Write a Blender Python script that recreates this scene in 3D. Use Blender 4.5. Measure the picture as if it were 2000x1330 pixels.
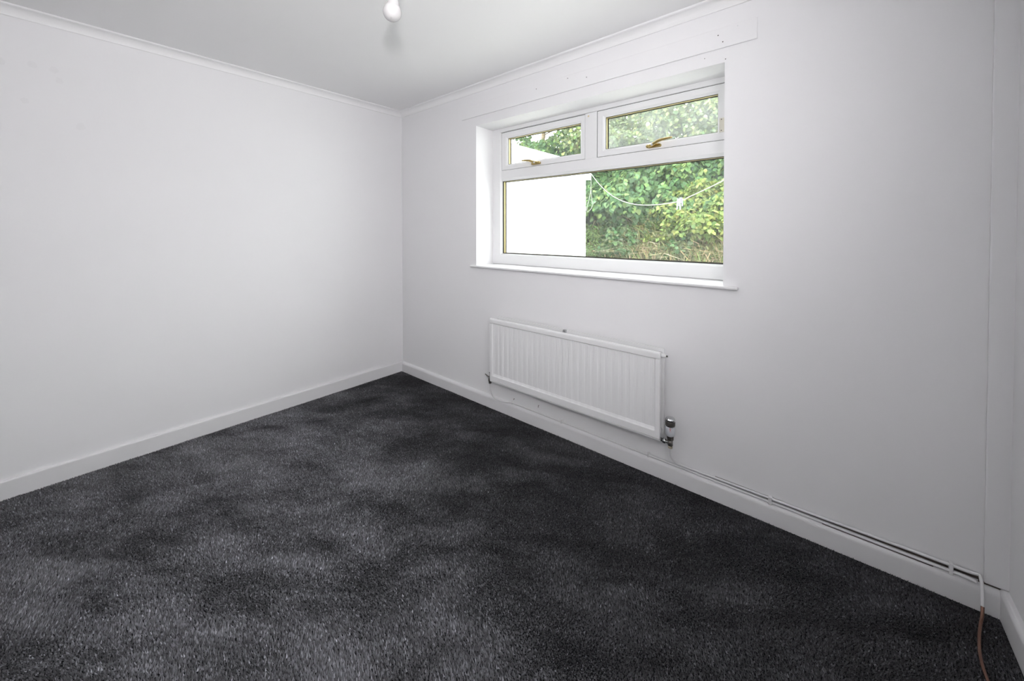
import bpy, bmesh, math, random
import numpy as np
from mathutils import Vector, Matrix

for o in list(bpy.data.objects):
    bpy.data.objects.remove(o)
scene = bpy.context.scene
C = bpy.data.collections.new('scene_objects')
scene.collection.children.link(C)

# ------------------------------------------------------------------ camera, sky, flash, exposure
CAM = Vector((3.0506, -2.0197, 1.2852))
YAW, PITCH, ROLL, FPX = 0.7048, -0.0157, -0.0009, 742.4
fw = Vector((-math.sin(YAW) * math.cos(PITCH), math.cos(YAW) * math.cos(PITCH), math.sin(PITCH)))
rt = Vector((math.cos(YAW), math.sin(YAW), 0))
up = rt.cross(fw)
rt2 = rt * math.cos(ROLL) + up * math.sin(ROLL)
up2 = -rt * math.sin(ROLL) + up * math.cos(ROLL)
cam = bpy.data.cameras.new('camera')
cam.sensor_width = 36.0
cam.lens = FPX / 2000 * 36
cam.shift_y = -(665 - 462.8) / 2000
cam.clip_start = 0.02
co = bpy.data.objects.new('camera', cam)
C.objects.link(co)
M3 = Matrix((rt2, up2, -fw)).transposed()
co.matrix_world = Matrix.Translation(CAM) @ M3.to_4x4()
scene.camera = co

world = bpy.data.worlds.new('overcast_sky')
scene.world = world
world.use_nodes = True
bg = world.node_tree.nodes['Background']
bg.inputs['Color'].default_value = (1.0, 1.0, 1.0, 1)
bg.inputs['Strength'].default_value = 7.6

# the flash on top of the camera: its light throws the bulb's shadow on the ceiling
fl = bpy.data.lights.new('camera_flash', 'SPOT')
fl.energy = 76
fl.color = (1.0, 0.985, 0.985)
fl.spot_size = math.radians(130)
fl.spot_blend = 1.0
fl.shadow_soft_size = 0.02
flo = bpy.data.objects.new('camera_flash', fl)
C.objects.link(flo)
flo.location = (3.05, -2.02, 1.52)
flo.rotation_euler = Vector((-0.80, 0.60, 0.24)).to_track_quat('-Z', 'Y').to_euler()

# added fill spot: brightens the room off the white wall beside the camera
bf = bpy.data.lights.new('added_wall_fill', 'SPOT')
bf.energy = 240
bf.color = (1.0, 0.985, 0.985)
bf.spot_size = math.radians(120)
bf.spot_blend = 1.0
bf.shadow_soft_size = 0.04
bfo = bpy.data.objects.new('added_wall_fill', bf)
C.objects.link(bfo)
bfo.location = (3.05, -2.02, 1.52)
bfo.rotation_euler = Vector((1.0, 0.1, 0.2)).to_track_quat('-Z', 'Y').to_euler()

scene.view_settings.view_transform = 'Standard'
scene.view_settings.look = 'None'
scene.view_settings.gamma = 1.0
scene.view_settings.use_curve_mapping = False
scene.view_settings.exposure = 0.0

# ------------------------------------------------------------------ helpers
RNG = np.random.default_rng(7)
random.seed(7)
R = math.radians


def tag(o, label=None, cat=None, group=None, kind=None):
    if label: o['label'] = label
    if cat: o['category'] = cat
    if group: o['group'] = group
    if kind: o['kind'] = kind
    return o


def empty(name, loc, label=None, cat=None, kind=None, parent=None):
    o = bpy.data.objects.new(name, None)
    o.empty_display_size = 0.05
    C.objects.link(o)
    o.location = loc
    if parent:
        o.parent = parent
    return tag(o, label, cat, None, kind)


def world_loc(o):
    v = Vector((0, 0, 0))
    while o is not None:
        v += o.location
        o = o.parent
    return v


def link_mesh(name, me, mat, parent=None, smooth=False):
    """mesh in world coordinates; parents are never rotated, so the offset is plain"""
    if mat is not None:
        me.materials.append(mat)
    if smooth:
        me.polygons.foreach_set('use_smooth', [True] * len(me.polygons))
    if parent is not None:
        off = world_loc(parent)
        me.transform(Matrix.Translation(-off))
    o = bpy.data.objects.new(name, me)
    C.objects.link(o)
    o.parent = parent
    return o


def bobj(name, bm, mat, parent=None, smooth=False, kind=None):
    me = bpy.data.meshes.new(name)
    bmesh.ops.recalc_face_normals(bm, faces=bm.faces)
    bm.to_mesh(me)
    bm.free()
    o = link_mesh(name, me, mat, parent, smooth)
    if kind:
        o['kind'] = kind
    return o


def npobj(name, verts, faces_flat, nper, mat, parent=None, col=None, smooth=False):
    """numpy mesh with constant polygon size; col = per-vertex colour (n,3)"""
    me = bpy.data.meshes.new(name)
    nv, nl = len(verts), len(faces_flat)
    nf = nl // nper
    me.vertices.add(nv)
    me.vertices.foreach_set('co', np.asarray(verts, np.float32).ravel())
    me.loops.add(nl)
    me.loops.foreach_set('vertex_index', np.asarray(faces_flat, np.int32))
    me.polygons.add(nf)
    me.polygons.foreach_set('loop_start', np.arange(0, nl, nper, dtype=np.int32))
    me.update(calc_edges=True)
    if col is not None:
        a = me.color_attributes.new('col', 'FLOAT_COLOR', 'POINT')
        c4 = np.ones((nv, 4), np.float32)
        c4[:, :3] = col
        a.data.foreach_set('color', c4.ravel())
    return link_mesh(name, me, mat, parent, smooth)


def add_box(bm, x0, x1, y0, y1, z0, z1, bevel=0.0, seg=1):
    vs = [bm.verts.new(p) for p in ((x0, y0, z0), (x1, y0, z0), (x1, y1, z0), (x0, y1, z0),
                                    (x0, y0, z1), (x1, y0, z1), (x1, y1, z1), (x0, y1, z1))]
    fs = [bm.faces.new([vs[i] for i in q]) for q in
          ((0, 3, 2, 1), (4, 5, 6, 7), (0, 1, 5, 4), (1, 2, 6, 5), (2, 3, 7, 6), (3, 0, 4, 7))]
    if bevel:
        es = list({e for f in fs for e in f.edges})
        bmesh.ops.bevel(bm, geom=es, offset=bevel, segments=seg, affect='EDGES', profile=0.5)


def box(name, x0, x1, y0, y1, z0, z1, mat, parent=None, bevel=0.0, seg=1, kind=None):
    bm = bmesh.new()
    add_box(bm, x0, x1, y0, y1, z0, z1, bevel, seg)
    return bobj(name, bm, mat, parent, kind=kind)


def add_tube(bm, pts, rad, n=12, cap=True):
    pts = [Vector(p) for p in pts]
    rads = rad if isinstance(rad, (list, tuple)) else [rad] * len(pts)
    rings = []
    prev = None
    for i, p in enumerate(pts):
        a = pts[max(i - 1, 0)]
        b = pts[min(i + 1, len(pts) - 1)]
        t = (b - a).normalized()
        if prev is None:
            s = Vector((0, 0, 1)) if abs(t.z) < 0.9 else Vector((1, 0, 0))
            u = t.cross(s).normalized()
        else:
            u = (prev - t * prev.dot(t)).normalized()
        prev = u
        w = t.cross(u)
        rings.append([bm.verts.new(p + (u * math.cos(2 * math.pi * k / n) + w * math.sin(2 * math.pi * k / n)) * rads[i])
                      for k in range(n)])
    for a, b in zip(rings, rings[1:]):
        for k in range(n):
            bm.faces.new((a[k], a[(k + 1) % n], b[(k + 1) % n], b[k]))
    if cap:
        bm.faces.new(rings[0][::-1])
        bm.faces.new(rings[-1])


def smooth_path(pts, k=8):
    """Catmull-Rom through the points"""
    P = [Vector(p) for p in pts]
    P = [P[0] * 2 - P[1]] + P + [P[-1] * 2 - P[-2]]
    out = []
    for i in range(1, len(P) - 2):
        p0, p1, p2, p3 = P[i - 1:i + 3]
        for j in range(k):
            t = j / k
            out.append(0.5 * ((2 * p1) + (-p0 + p2) * t + (2 * p0 - 5 * p1 + 4 * p2 - p3) * t * t
                              + (-p0 + 3 * p1 - 3 * p2 + p3) * t ** 3))
    out.append(P[-2])
    return out


def add_lathe(bm, prof, mat4, n=24, cap=True):
    """prof: (r, h) list, turned about local z, placed by mat4"""
    rings = []
    for r, h in prof:
        rings.append([bm.verts.new(mat4 @ Vector((r * math.cos(2 * math.pi * k / n), r * math.sin(2 * math.pi * k / n), h)))
                      for k in range(n)])
    for a, b in zip(rings, rings[1:]):
        for k in range(n):
            bm.faces.new((a[k], a[(k + 1) % n], b[(k + 1) % n], b[k]))
    if cap:
        bm.faces.new(rings[0][::-1])
        bm.faces.new(rings[-1])


def lathe(name, prof, mat4, mat, parent=None, n=24, smooth=True):
    bm = bmesh.new()
    add_lathe(bm, prof, mat4, n)
    o = bobj(name, bm, mat, parent, smooth)
    return o


def frame_ring(name, outer, inner, prof, mat, parent=None):
    """mitred rectangular frame in the xz plane: prof = (t, y), t 0 at outer rect, 1 at inner rect"""
    bm = bmesh.new()
    cs = []
    for (a, b) in ((0, 2), (1, 2), (1, 3), (0, 3)):
        ring = []
        for t, y in prof:
            x = outer[a] * (1 - t) + inner[a] * t
            z = outer[b] * (1 - t) + inner[b] * t
            ring.append(bm.verts.new((x, y, z)))
        cs.append(ring)
    n = len(prof)
    for i in range(4):
        a, b = cs[i], cs[(i + 1) % 4]
        for k in range(n):
            bm.faces.new((a[k], a[(k + 1) % n], b[(k + 1) % n], b[k]))
    return bobj(name, bm, mat, parent)


def extrude_profile(name, prof, axis, a0, a1, mat, parent=None, kind=None, steps=1):
    """prof = 2D loop; axis 'x': prof is (y,z); axis 'y': prof is (x,z)"""
    bm = bmesh.new()
    rings = []
    for s in range(steps + 1):
        a = a0 + (a1 - a0) * s / steps
        rings.append([bm.verts.new((a, p, q) if axis == 'x' else (p, a, q)) for p, q in prof])
    n = len(prof)
    for r0, r1 in zip(rings, rings[1:]):
        for k in range(n):
            bm.faces.new((r0[k], r0[(k + 1) % n], r1[(k + 1) % n], r1[k]))
    bm.faces.new(rings[0])
    bm.faces.new(rings[-1])
    return bobj(name, bm, mat, parent, kind=kind)


# ------------------------------------------------------------------ materials
def new_mat(name):
    m = bpy.data.materials.new(name)
    m.use_nodes = True
    nt = m.node_tree
    return m, nt, nt.nodes['Principled BSDF']


def simple(name, col, rough=0.5, metal=0.0, spec=0.5, noise=0.0, nscale=20.0, bump=0.0, bscale=200.0):
    m, nt, b = new_mat(name)
    b.inputs['Base Color'].default_value = (*col, 1)
    b.inputs['Roughness'].default_value = rough
    b.inputs['Metallic'].default_value = metal
    b.inputs['Specular IOR Level'].default_value = spec
    tc = nt.nodes.new('ShaderNodeNewGeometry')
    if noise:
        nz = nt.nodes.new('ShaderNodeTexNoise')
        nz.inputs['Scale'].default_value = nscale
        nz.inputs['Detail'].default_value = 4
        nt.links.new(tc.outputs['Position'], nz.inputs['Vector'])
        mx = nt.nodes.new('ShaderNodeMix')
        mx.data_type = 'RGBA'
        mx.inputs['A'].default_value = (*[c * (1 - noise) for c in col], 1)
        mx.inputs['B'].default_value = (*[min(1, c * (1 + noise)) for c in col], 1)
        nt.links.new(nz.outputs['Fac'], mx.inputs['Factor'])
        nt.links.new(mx.outputs['Result'], b.inputs['Base Color'])
    if bump:
        nb = nt.nodes.new('ShaderNodeTexNoise')
        nb.inputs['Scale'].default_value = bscale
        nb.inputs['Detail'].default_value = 3
        nt.links.new(tc.outputs['Position'], nb.inputs['Vector'])
        bp = nt.nodes.new('ShaderNodeBump')
        bp.inputs['Strength'].default_value = bump
        bp.inputs['Distance'].default_value = 0.002
        nt.links.new(nb.outputs['Fac'], bp.inputs['Height'])
        nt.links.new(bp.outputs['Normal'], b.inputs['Normal'])
    return m


WALLC = (0.855, 0.85, 0.865)
M_WALL = simple('wall_emulsion', WALLC, 0.75, spec=0.25, noise=0.012, nscale=2.2, bump=0.10, bscale=90)
M_CEIL = simple('ceiling_emulsion', (0.90, 0.897, 0.905), 0.8, spec=0.2, noise=0.01, nscale=1.5, bump=0.06, bscale=70)
M_TRIM = simple('trim_gloss', (0.80, 0.795, 0.81), 0.38, spec=0.4, noise=0.015, nscale=8, bump=0.10, bscale=40)
M_UPVC = simple('upvc', (0.83, 0.83, 0.84), 0.32, spec=0.45, noise=0.006, nscale=3)
M_REVEAL = M_WALL
M_RAD = simple('radiator_enamel', (0.84, 0.84, 0.85), 0.33, spec=0.5, noise=0.006, nscale=6)
M_PIPE = simple('painted_pipe', (0.76, 0.755, 0.765), 0.45, spec=0.4, noise=0.03, nscale=30)
M_BRASS = simple('polished_brass', (0.47, 0.36, 0.15), 0.25, metal=1.0, noise=0.12, nscale=60)
M_GOLD = simple('gold_spacer_bar', (0.50, 0.42, 0.20), 0.4, metal=0.25, noise=0.08, nscale=50)
M_BLACK = simple('black_gasket', (0.02, 0.02, 0.02), 0.6, noise=0.2, nscale=60)
M_CHROME = simple('chrome', (0.62, 0.63, 0.64), 0.16, metal=1.0, noise=0.05, nscale=40)
M_DARKMETAL = simple('tarnished_valve_metal', (0.16, 0.15, 0.14), 0.35, metal=0.8, noise=0.3, nscale=120)
M_PLASTIC = simple('white_plastic', (0.80, 0.80, 0.82), 0.35, noise=0.01, nscale=10)
M_TRVGREY = simple('grey_white_plastic', (0.58, 0.60, 0.64), 0.4, noise=0.03, nscale=30)
M_RED = simple('red_print', (0.45, 0.03, 0.03), 0.5, noise=0.1, nscale=200)
M_GREYPRINT = simple('grey_print', (0.22, 0.21, 0.21), 0.6, noise=0.1, nscale=200)
M_COPPER = simple('dull_copper', (0.20, 0.105, 0.075), 0.26, metal=0.7, noise=0.35, nscale=45)
M_OLIVE = simple('old_olive_and_nut', (0.46, 0.42, 0.32), 0.5, metal=0.3, noise=0.15, nscale=80)
M_HOLDER = simple('lampholder_plastic', (0.50, 0.49, 0.50), 0.4, noise=0.02, nscale=20)
M_NAIL_SHADE = simple('rusty_nail_and_gap_shade', (0.08, 0.06, 0.05), 0.6, noise=0.3, nscale=200)  # nails and holes, and the colour of the painted gap shade
M_WBRICK = simple('white_painted_brick', (0.86, 0.86, 0.86), 0.7, spec=0.2, noise=0.02, nscale=14, bump=0.4, bscale=70)
M_MORTAR = simple('white_painted_mortar', (0.80, 0.80, 0.80), 0.85, spec=0.2, noise=0.05, nscale=25, bump=0.5, bscale=90)
M_FASCIA = simple('white_fascia', (0.86, 0.87, 0.88), 0.45, noise=0.02, nscale=5)
M_FELT = simple('pale_roof_felt', (0.74, 0.80, 0.83), 0.8, noise=0.06, nscale=12)
M_ROPE = simple('white_rope', (0.45, 0.445, 0.42), 0.7, noise=0.08, nscale=120)
M_PEG = simple('peg_white', (0.42, 0.43, 0.48), 0.35, noise=0.03, nscale=50)
M_PEGL = simple('peg_lilac', (0.30, 0.27, 0.46), 0.35, noise=0.05, nscale=50)
M_SOIL = simple('bank_earth', (0.055, 0.06, 0.045), 0.95, spec=0.1, noise=0.5, nscale=9, bump=0.8, bscale=30)
M_BOUNCE_SLAB = simple('pale_bounce_slab', (0.66, 0.65, 0.63), 0.9, noise=0.08, nscale=6, bump=0.4, bscale=60)
M_STEM = simple('plant_stem', (0.20, 0.15, 0.09), 0.8, noise=0.3, nscale=40)
M_RENDER = simple('outside_render', (0.72, 0.71, 0.68), 0.85, noise=0.05, nscale=10)


def leaf_material(name, trans=0.3):
    m, nt, b = new_mat(name)
    at = nt.nodes.new('ShaderNodeAttribute')
    at.attribute_name = 'col'
    nt.links.new(at.outputs['Color'], b.inputs['Base Color'])
    b.inputs['Roughness'].default_value = 0.5
    b.inputs['Specular IOR Level'].default_value = 0.12
    tr = nt.nodes.new('ShaderNodeBsdfTranslucent')
    nt.links.new(at.outputs['Color'], tr.inputs['Color'])
    mx = nt.nodes.new('ShaderNodeMixShader')
    mx.inputs['Fac'].default_value = trans
    nt.links.new(b.outputs['BSDF'], mx.inputs[1])
    nt.links.new(tr.outputs['BSDF'], mx.inputs[2])
    nt.links.new(mx.outputs['Shader'], nt.nodes['Material Output'].inputs['Surface'])
    return m


M_LEAF = leaf_material('leaf')
M_GRASS = leaf_material('grass_blade', 0.2)


def carpet_material():
    m, nt, b = new_mat('carpet_yarn')
    at = nt.nodes.new('ShaderNodeAttribute')
    at.attribute_name = 'col'
    nt.links.new(at.outputs['Color'], b.inputs['Base Color'])
    b.inputs['Roughness'].default_value = 0.65
    b.inputs['Specular IOR Level'].default_value = 0.35
    b.inputs['Sheen Weight'].default_value = 0.15
    b.inputs['Sheen Roughness'].default_value = 0.4
    return m


M_CARPET = carpet_material()
M_BACKING = simple('carpet_backing', (0.012, 0.012, 0.014), 0.95, spec=0.1, noise=0.3, nscale=60)


def glass_material(name, film):
    """clear pane with a thin film of weathering that scatters the daylight"""
    m = bpy.data.materials.new(name)
    m.use_nodes = True
    nt = m.node_tree
    nt.nodes.clear()
    out = nt.nodes.new('ShaderNodeOutputMaterial')
    tr = nt.nodes.new('ShaderNodeBsdfTransparent')
    tr.inputs['Color'].default_value = (0.97, 0.985, 0.975, 1)
    gl = nt.nodes.new('ShaderNodeBsdfGlossy')
    gl.inputs['Roughness'].default_value = 0.02
    lw = nt.nodes.new('ShaderNodeLayerWeight')
    lw.inputs['Blend'].default_value = 0.5
    pw = nt.nodes.new('ShaderNodeMath')
    pw.operation = 'POWER'
    pw.inputs[1].default_value = 5.0
    nt.links.new(lw.outputs['Facing'], pw.inputs[0])
    ma = nt.nodes.new('ShaderNodeMath')
    ma.operation = 'MULTIPLY_ADD'
    ma.inputs[1].default_value = 0.75
    ma.inputs[2].default_value = 0.025
    nt.links.new(pw.outputs[0], ma.inputs[0])
    m1 = nt.nodes.new('ShaderNodeMixShader')
    nt.links.new(ma.outputs[0], m1.inputs['Fac'])
    nt.links.new(tr.outputs['BSDF'], m1.inputs[1])
    nt.links.new(gl.outputs['BSDF'], m1.inputs[2])
    last = m1
    if film:
        ge = nt.nodes.new('ShaderNodeNewGeometry')
        nz = nt.nodes.new('ShaderNodeTexNoise')
        nz.inputs['Scale'].default_value = 5.0
        nz.inputs['Detail'].default_value = 5
        nt.links.new(ge.outputs['Position'], nz.inputs['Vector'])
        mr = nt.nodes.new('ShaderNodeMapRange')
        mr.inputs['From Min'].default_value = 0.3
        mr.inputs['From Max'].default_value = 0.75
        mr.inputs['To Min'].default_value = film * 0.45
        mr.inputs['To Max'].default_value = film * 1.5
        nt.links.new(nz.outputs['Fac'], mr.inputs['Value'])
        tl = nt.nodes.new('ShaderNodeBsdfTranslucent')
        tl.inputs['Color'].default_value = (0.92, 0.95, 0.96, 1)
        m2 = nt.nodes.new('ShaderNodeMixShader')
        nt.links.new(mr.outputs['Result'], m2.inputs['Fac'])
        nt.links.new(m1.outputs['Shader'], m2.inputs[1])
        nt.links.new(tl.outputs['BSDF'], m2.inputs[2])
        last = m2
    nt.links.new(last.outputs['Shader'], out.inputs['Surface'])
    return m


M_GLASS = glass_material('window_glass', 0.0)
M_GLASSFILM = glass_material('window_glass_weathered', 0.013)
M_GLASSHAZE = glass_material('window_glass_hazy', 0.06)


def bulb_material():
    m, nt, b = new_mat('pearl_bulb_glass')
    b.inputs['Base Color'].default_value = (0.56, 0.55, 0.555, 1)
    b.inputs['Roughness'].default_value = 0.12
    nz = nt.nodes.new('ShaderNodeTexNoise')
    nz.inputs['Scale'].default_value = 30
    bp = nt.nodes.new('ShaderNodeBump')
    bp.inputs['Strength'].default_value = 0.02
    nt.links.new(nz.outputs['Fac'], bp.inputs['Height'])
    nt.links.new(bp.outputs['Normal'], b.inputs['Normal'])
    tr = nt.nodes.new('ShaderNodeBsdfTransparent')
    mx = nt.nodes.new('ShaderNodeMixShader')
    mx.inputs['Fac'].default_value = 0.12
    nt.links.new(b.outputs['BSDF'], mx.inputs[1])
    nt.links.new(tr.outputs['BSDF'], mx.inputs[2])
    nt.links.new(mx.outputs['Shader'], nt.nodes['Material Output'].inputs['Surface'])
    return m


M_BULB = bulb_material()

# ------------------------------------------------------------------ room shell
XR, YR, ZC = 3.50, -2.75, 2.373          # right wall, rear wall, ceiling
WX0, WX1, WZ0, WZ1 = 0.978, 2.647, 1.010, 2.078   # window opening
TH = 0.30

box('floor', -0.15, XR + 0.15, YR - 0.15, TH, -0.16, -0.010, M_BACKING, kind='structure')
box('ceiling', -0.15, XR + 0.15, YR - 0.15, TH, ZC, ZC + 0.12, M_CEIL, kind='structure')
box('wall_left', -0.15, 0.0, YR - 0.15, 0.0, -0.010, ZC, M_WALL, kind='structure')
box('wall_right', XR, XR + 0.15, YR - 0.15, 0.0, -0.010, ZC, M_WALL, kind='structure')
box('wall_rear', 0.0, XR, YR - 0.15, YR, -0.010, ZC, M_WALL, kind='structure')


def back_wall():
    bm = bmesh.new()
    xs = [-0.15, WX0, WX1, XR + 0.15]
    zs = [-0.010, WZ0, WZ1, ZC]
    vf = [[bm.verts.new((x, 0.0, z)) for z in zs] for x in xs]
    vb = [[bm.verts.new((x, TH, z)) for z in zs] for x in xs]
    for i in range(3):
        for j in range(3):
            if i == 1 and j == 1:
                continue
            bm.faces.new((vf[i][j], vf[i + 1][j], vf[i + 1][j + 1], vf[i][j + 1]))
            bm.faces.new((vb[i][j], vb[i][j + 1], vb[i + 1][j + 1], vb[i + 1][j]))
    loop = [(1, 1), (2, 1), (2, 2), (1, 2)]
    for k in range(4):
        a, b = loop[k], loop[(k + 1) % 4]
        bm.faces.new((vf[a[0]][a[1]], vf[b[0]][b[1]], vb[b[0]][b[1]], vb[a[0]][a[1]]))
    edge = [(i, 0) for i in range(4)] + [(3, j) for j in range(1, 4)] + [(i, 3) for i in (2, 1, 0)] + [(0, j) for j in (2, 1)]
    for k in range(len(edge)):
        a, b = edge[k], edge[(k + 1) % len(edge)]
        bm.faces.new((vf[a[0]][a[1]], vb[a[0]][a[1]], vb[b[0]][b[1]], vf[b[0]][b[1]]))
    return bobj('wall_back', bm, M_WALL, kind='structure')


wb = back_wall()
# little scuffs and screw holes left in the plaster of the window wall
for (x, z, r) in ((2.650, 2.092, 0.0025), (2.560, 2.120, 0.0018), (1.352, 0.112, 0.0032)):
    lathe('plug_hole', [(r, 0.0), (r * 0.7, 0.0012)], Matrix.Translation((x, -0.0002, z)) @ Matrix.Rotation(R(90), 4, 'X'),
          M_NAIL_SHADE, wb, 8)

wl_ = bpy.data.objects['wall_left']
M_MARK = simple('faint_wall_mark', (0.832, 0.827, 0.84), 0.8, spec=0.2, noise=0.02, nscale=60)
rm = random.Random(9)
for (y, z, r) in ((-2.21, 2.10, 0.016), (-2.115, 2.115, 0.016), (-2.045, 2.11, 0.017), (-2.03, 2.06, 0.015), (-2.14, 1.93, 0.014), (-1.96, 1.84, 0.018)):
    bm = bmesh.new()
    ring = []
    for k in range(14):
        a = 2 * math.pi * k / 14
        q = r * rm.uniform(0.75, 1.1)
        ring.append(bm.verts.new((0.0006, y + q * math.cos(a), z + 1.2 * q * math.sin(a))))
    c = bm.verts.new((0.0008, y, z))
    for k in range(14):
        bm.faces.new((ring[k], ring[(k + 1) % 14], c))
    bobj('paint_mark', bm, M_MARK, wl_)

# coving: small lip, then a concave sweep
S = 0.048


def coving_prof(sign):
    """(out from wall, z)"""
    pr = [(0.0, ZC), (0.0, ZC - S), (0.004, ZC - S)]
    cx, cz, r = S - 0.004, ZC - S + 0.006, 0.036
    for k in range(9):
        a = math.pi - (math.pi / 2) * k / 8
        pr.append((cx + r * math.cos(a) - 0.002, cz + r * math.sin(a) - 0.004))
    pr += [(S, ZC - 0.007), (S, ZC)]
    return [(sign * p, q) for p, q in pr]


extrude_profile('trim_1', coving_prof(1), 'y', YR, 0.0, M_CEIL, kind='structure')
extrude_profile('trim_2', coving_prof(-1), 'x', 0.0, XR, M_CEIL, kind='structure')
extrude_profile('trim_3', [(XR + p, q) for p, q in coving_prof(-1)], 'y', YR, 0.0, M_CEIL, kind='structure')

# skirting boards
def skirt_prof(sign, off, top, front, th):
    pr = [(0.0, -0.010), (0.0, top)]
    for k in range(7):
        a = math.pi / 2 * k / 6
        pr.append(((th - (top - front) * 0.75) + (top - front) * 0.75 * math.sin(a), front + (top - front) * math.cos(a)))
    pr.append((th, -0.010))
    return [(off + sign * p, q) for p, q in pr]


extrude_profile('baseboard_left', skirt_prof(1, 0.0, 0.084, 0.077, 0.018), 'y', YR, 0.0, M_TRIM, kind='structure')
extrude_profile('baseboard_back', skirt_prof(-1, 0.0, 0.080, 0.058, 0.020), 'x', 0.0, XR - 0.018, M_TRIM, kind='structure')
extrude_profile('baseboard_right', skirt_prof(-1, XR, 0.088, 0.070, 0.020), 'y', YR, 0.0, M_TRIM, kind='structure')
extrude_profile('baseboard_rear', [(p + YR, q) for p, q in skirt_prof(1, 0.0, 0.084, 0.077, 0.018)], 'x', 0.018, XR - 0.02, M_TRIM, kind='structure')

# boxed-in strip that runs up the corner beside the right wall
t4 = box('trim_4', 3.447, XR + 0.008, -0.012, 0.0, 0.0885, ZC - S, M_WALL, bevel=0.0035, seg=3, kind='structure')
box('gap_shade', 3.436, XR - 0.004, -0.0035, 0.0, 0.0795, 0.0880, M_NAIL_SHADE, t4)  # dark strip painting in the shade below the casing

# painted batten over the window (old curtain rail board)
bt = empty('curtain_batten', (1.80, 0.0, 2.145), 'long flat white painted batten fixed to the wall above the window', 'batten')
box('board', 0.826, 2.778, -0.009, 0.0, 2.145, 2.241, M_WALL, bt, bevel=0.003, seg=2)
for (x, z) in ((1.55, 2.215), (1.79, 2.222), (1.92, 2.195), (2.62, 2.208), (2.70, 2.226), (2.64, 2.172)):
    lathe('screw_head', [(0.0028, 0.0), (0.0022, 0.0014)], Matrix.Translation((x, -0.0088, z)) @ Matrix.Rotation(R(90), 4, 'X'),
          M_TRIM if x > 2.65 else M_NAIL_SHADE, bt, 8)

# ------------------------------------------------------------------ window
win = empty('window_1', (1.8125, 0.185, 1.03), kind='structure')
FY0, FY1 = 0.185, 0.250
frame_ring('outer_frame', (WX0, WX1, 1.030, WZ1), (1.066, 2.622, 1.110, 2.047),
           [(0, FY1), (0, FY0), (0.86, FY0), (0.97, FY0 + 0.008), (1.0, FY0 + 0.016), (1.0, FY1)], M_UPVC, win)


def bevel_box(name, x0, x1, y0, y1, z0, z1, mat, parent, bev):
    return box(name, x0, x1, y0, y1, z0, z1, mat, parent, bevel=bev, seg=2)


# transom (with its sloping bead above the big pane) and mullion
extrude_profile('transom', [(FY0, 1.753), (FY0, 1.690), (FY0 + 0.014, 1.673), (FY0 + 0.016, 1.672), (FY1, 1.672), (FY1, 1.753)],
                'x', 1.0665, 2.6215, M_UPVC, win)
box('mullion', 1.802, 1.886, FY0 + 0.0005, FY1, 1.753, 2.0475, M_UPVC, win, bevel=0.0015)
# yellowed filler spot on the mullion
lathe('filler_spot', [(0.006, 0.0), (0.005, 0.001)], Matrix.Translation((1.826, FY0 + 0.0006, 2.028)) @ Matrix.Rotation(R(90), 4, 'X'),
      simple('yellowed_filler', (0.74, 0.62, 0.36), 0.6, noise=0.1, nscale=100), win, 10)
GY0, GY1 = 0.208, 0.230


def glazing(parent, x0, x1, z0, z1, mat):
    """sealed unit: two panes, gold spacer bar and black gaskets round the edge"""
    u = box('pane', x0 - 0.006, x1 + 0.006, GY1, GY1 + 0.004, z0 - 0.006, z1 + 0.006, mat, parent)
    box('pane', x0 - 0.006, x1 + 0.006, GY0 - 0.004, GY0, z0 - 0.006, z1 + 0.006, M_GLASS, parent)
    e = 0.0015
    frame_ring('spacer_bar', (x0 - 0.006, x1 + 0.006, z0 - 0.006, z1 + 0.006), (x0 + e, x1 - e, z0 + e, z1 - e),
               [(0, GY1 - 0.003), (0, GY0 + 0.001), (1, GY0 + 0.001), (1, GY1 - 0.003)], M_GOLD, parent)
    frame_ring('gasket', (x0 - 0.004, x1 + 0.004, z0 - 0.004, z1 + 0.004), (x0 + 0.003, x1 - 0.002, z0 + 0.003, z1 - 0.0025),
               [(0, GY0 - 0.0045), (0, GY0 - 0.0080), (1, GY0 - 0.0065), (1, GY0 - 0.0045)], M_BLACK, parent)
    frame_ring('gasket', (x0 - 0.004, x1 + 0.004, z0 - 0.004, z1 + 0.004), (x0 + 0.0075, x1 - 0.0055, z0 + 0.0045, z1 - 0.0065),
               [(0, GY1 - 0.0005), (0, GY1 - 0.0030), (1, GY1 - 0.0030), (1, GY1 - 0.0005)], M_BLACK, parent)


glazing(win, 1.074, 2.620, 1.112, 1.671, M_GLASSFILM)


def vent(x0, x1, z0, z1, gx0, gx1, gz0, gz1, glass, label):
    s = frame_ring('opening_sash', (x0, x1, z0, z1), (gx0, gx1, gz0, gz1),
                   [(0, FY1 - 0.01), (0, FY0 + 0.005), (0.04, FY0 + 0.003), (0.72, FY0 + 0.003), (0.94, FY0 + 0.009), (1.0, FY0 + 0.012), (1.0, FY1 - 0.01)],
                   M_UPVC, win)
    s['label'] = label
    glazing(s, gx0, gx1, gz0, gz1, glass)
    # dark rebate showing in the gap round the sash
    frame_ring('rebate', (x0 - 0.0025, x1 + 0.0025, z0 - 0.0005, z1 + 0.0025), (x0 + 0.004, x1 - 0.004, z0 + 0.004, z1 - 0.004),
               [(0, FY0 + 0.014), (0, FY0 + 0.006), (1, FY0 + 0.008), (1, FY0 + 0.014)], M_BLACK, s)
    return s


sash_l = vent(1.068, 1.799, 1.756, 2.044, 1.125, 1.763, 1.797, 1.998, M_GLASSFILM, 'white top-hung sash with the outbuilding roof behind it')
sash_r = vent(1.889, 2.618, 1.756, 2.046, 1.940, 2.578, 1.800, 2.001, M_GLASSHAZE, 'white top-hung sash with cloudy weathered glass')


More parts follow.
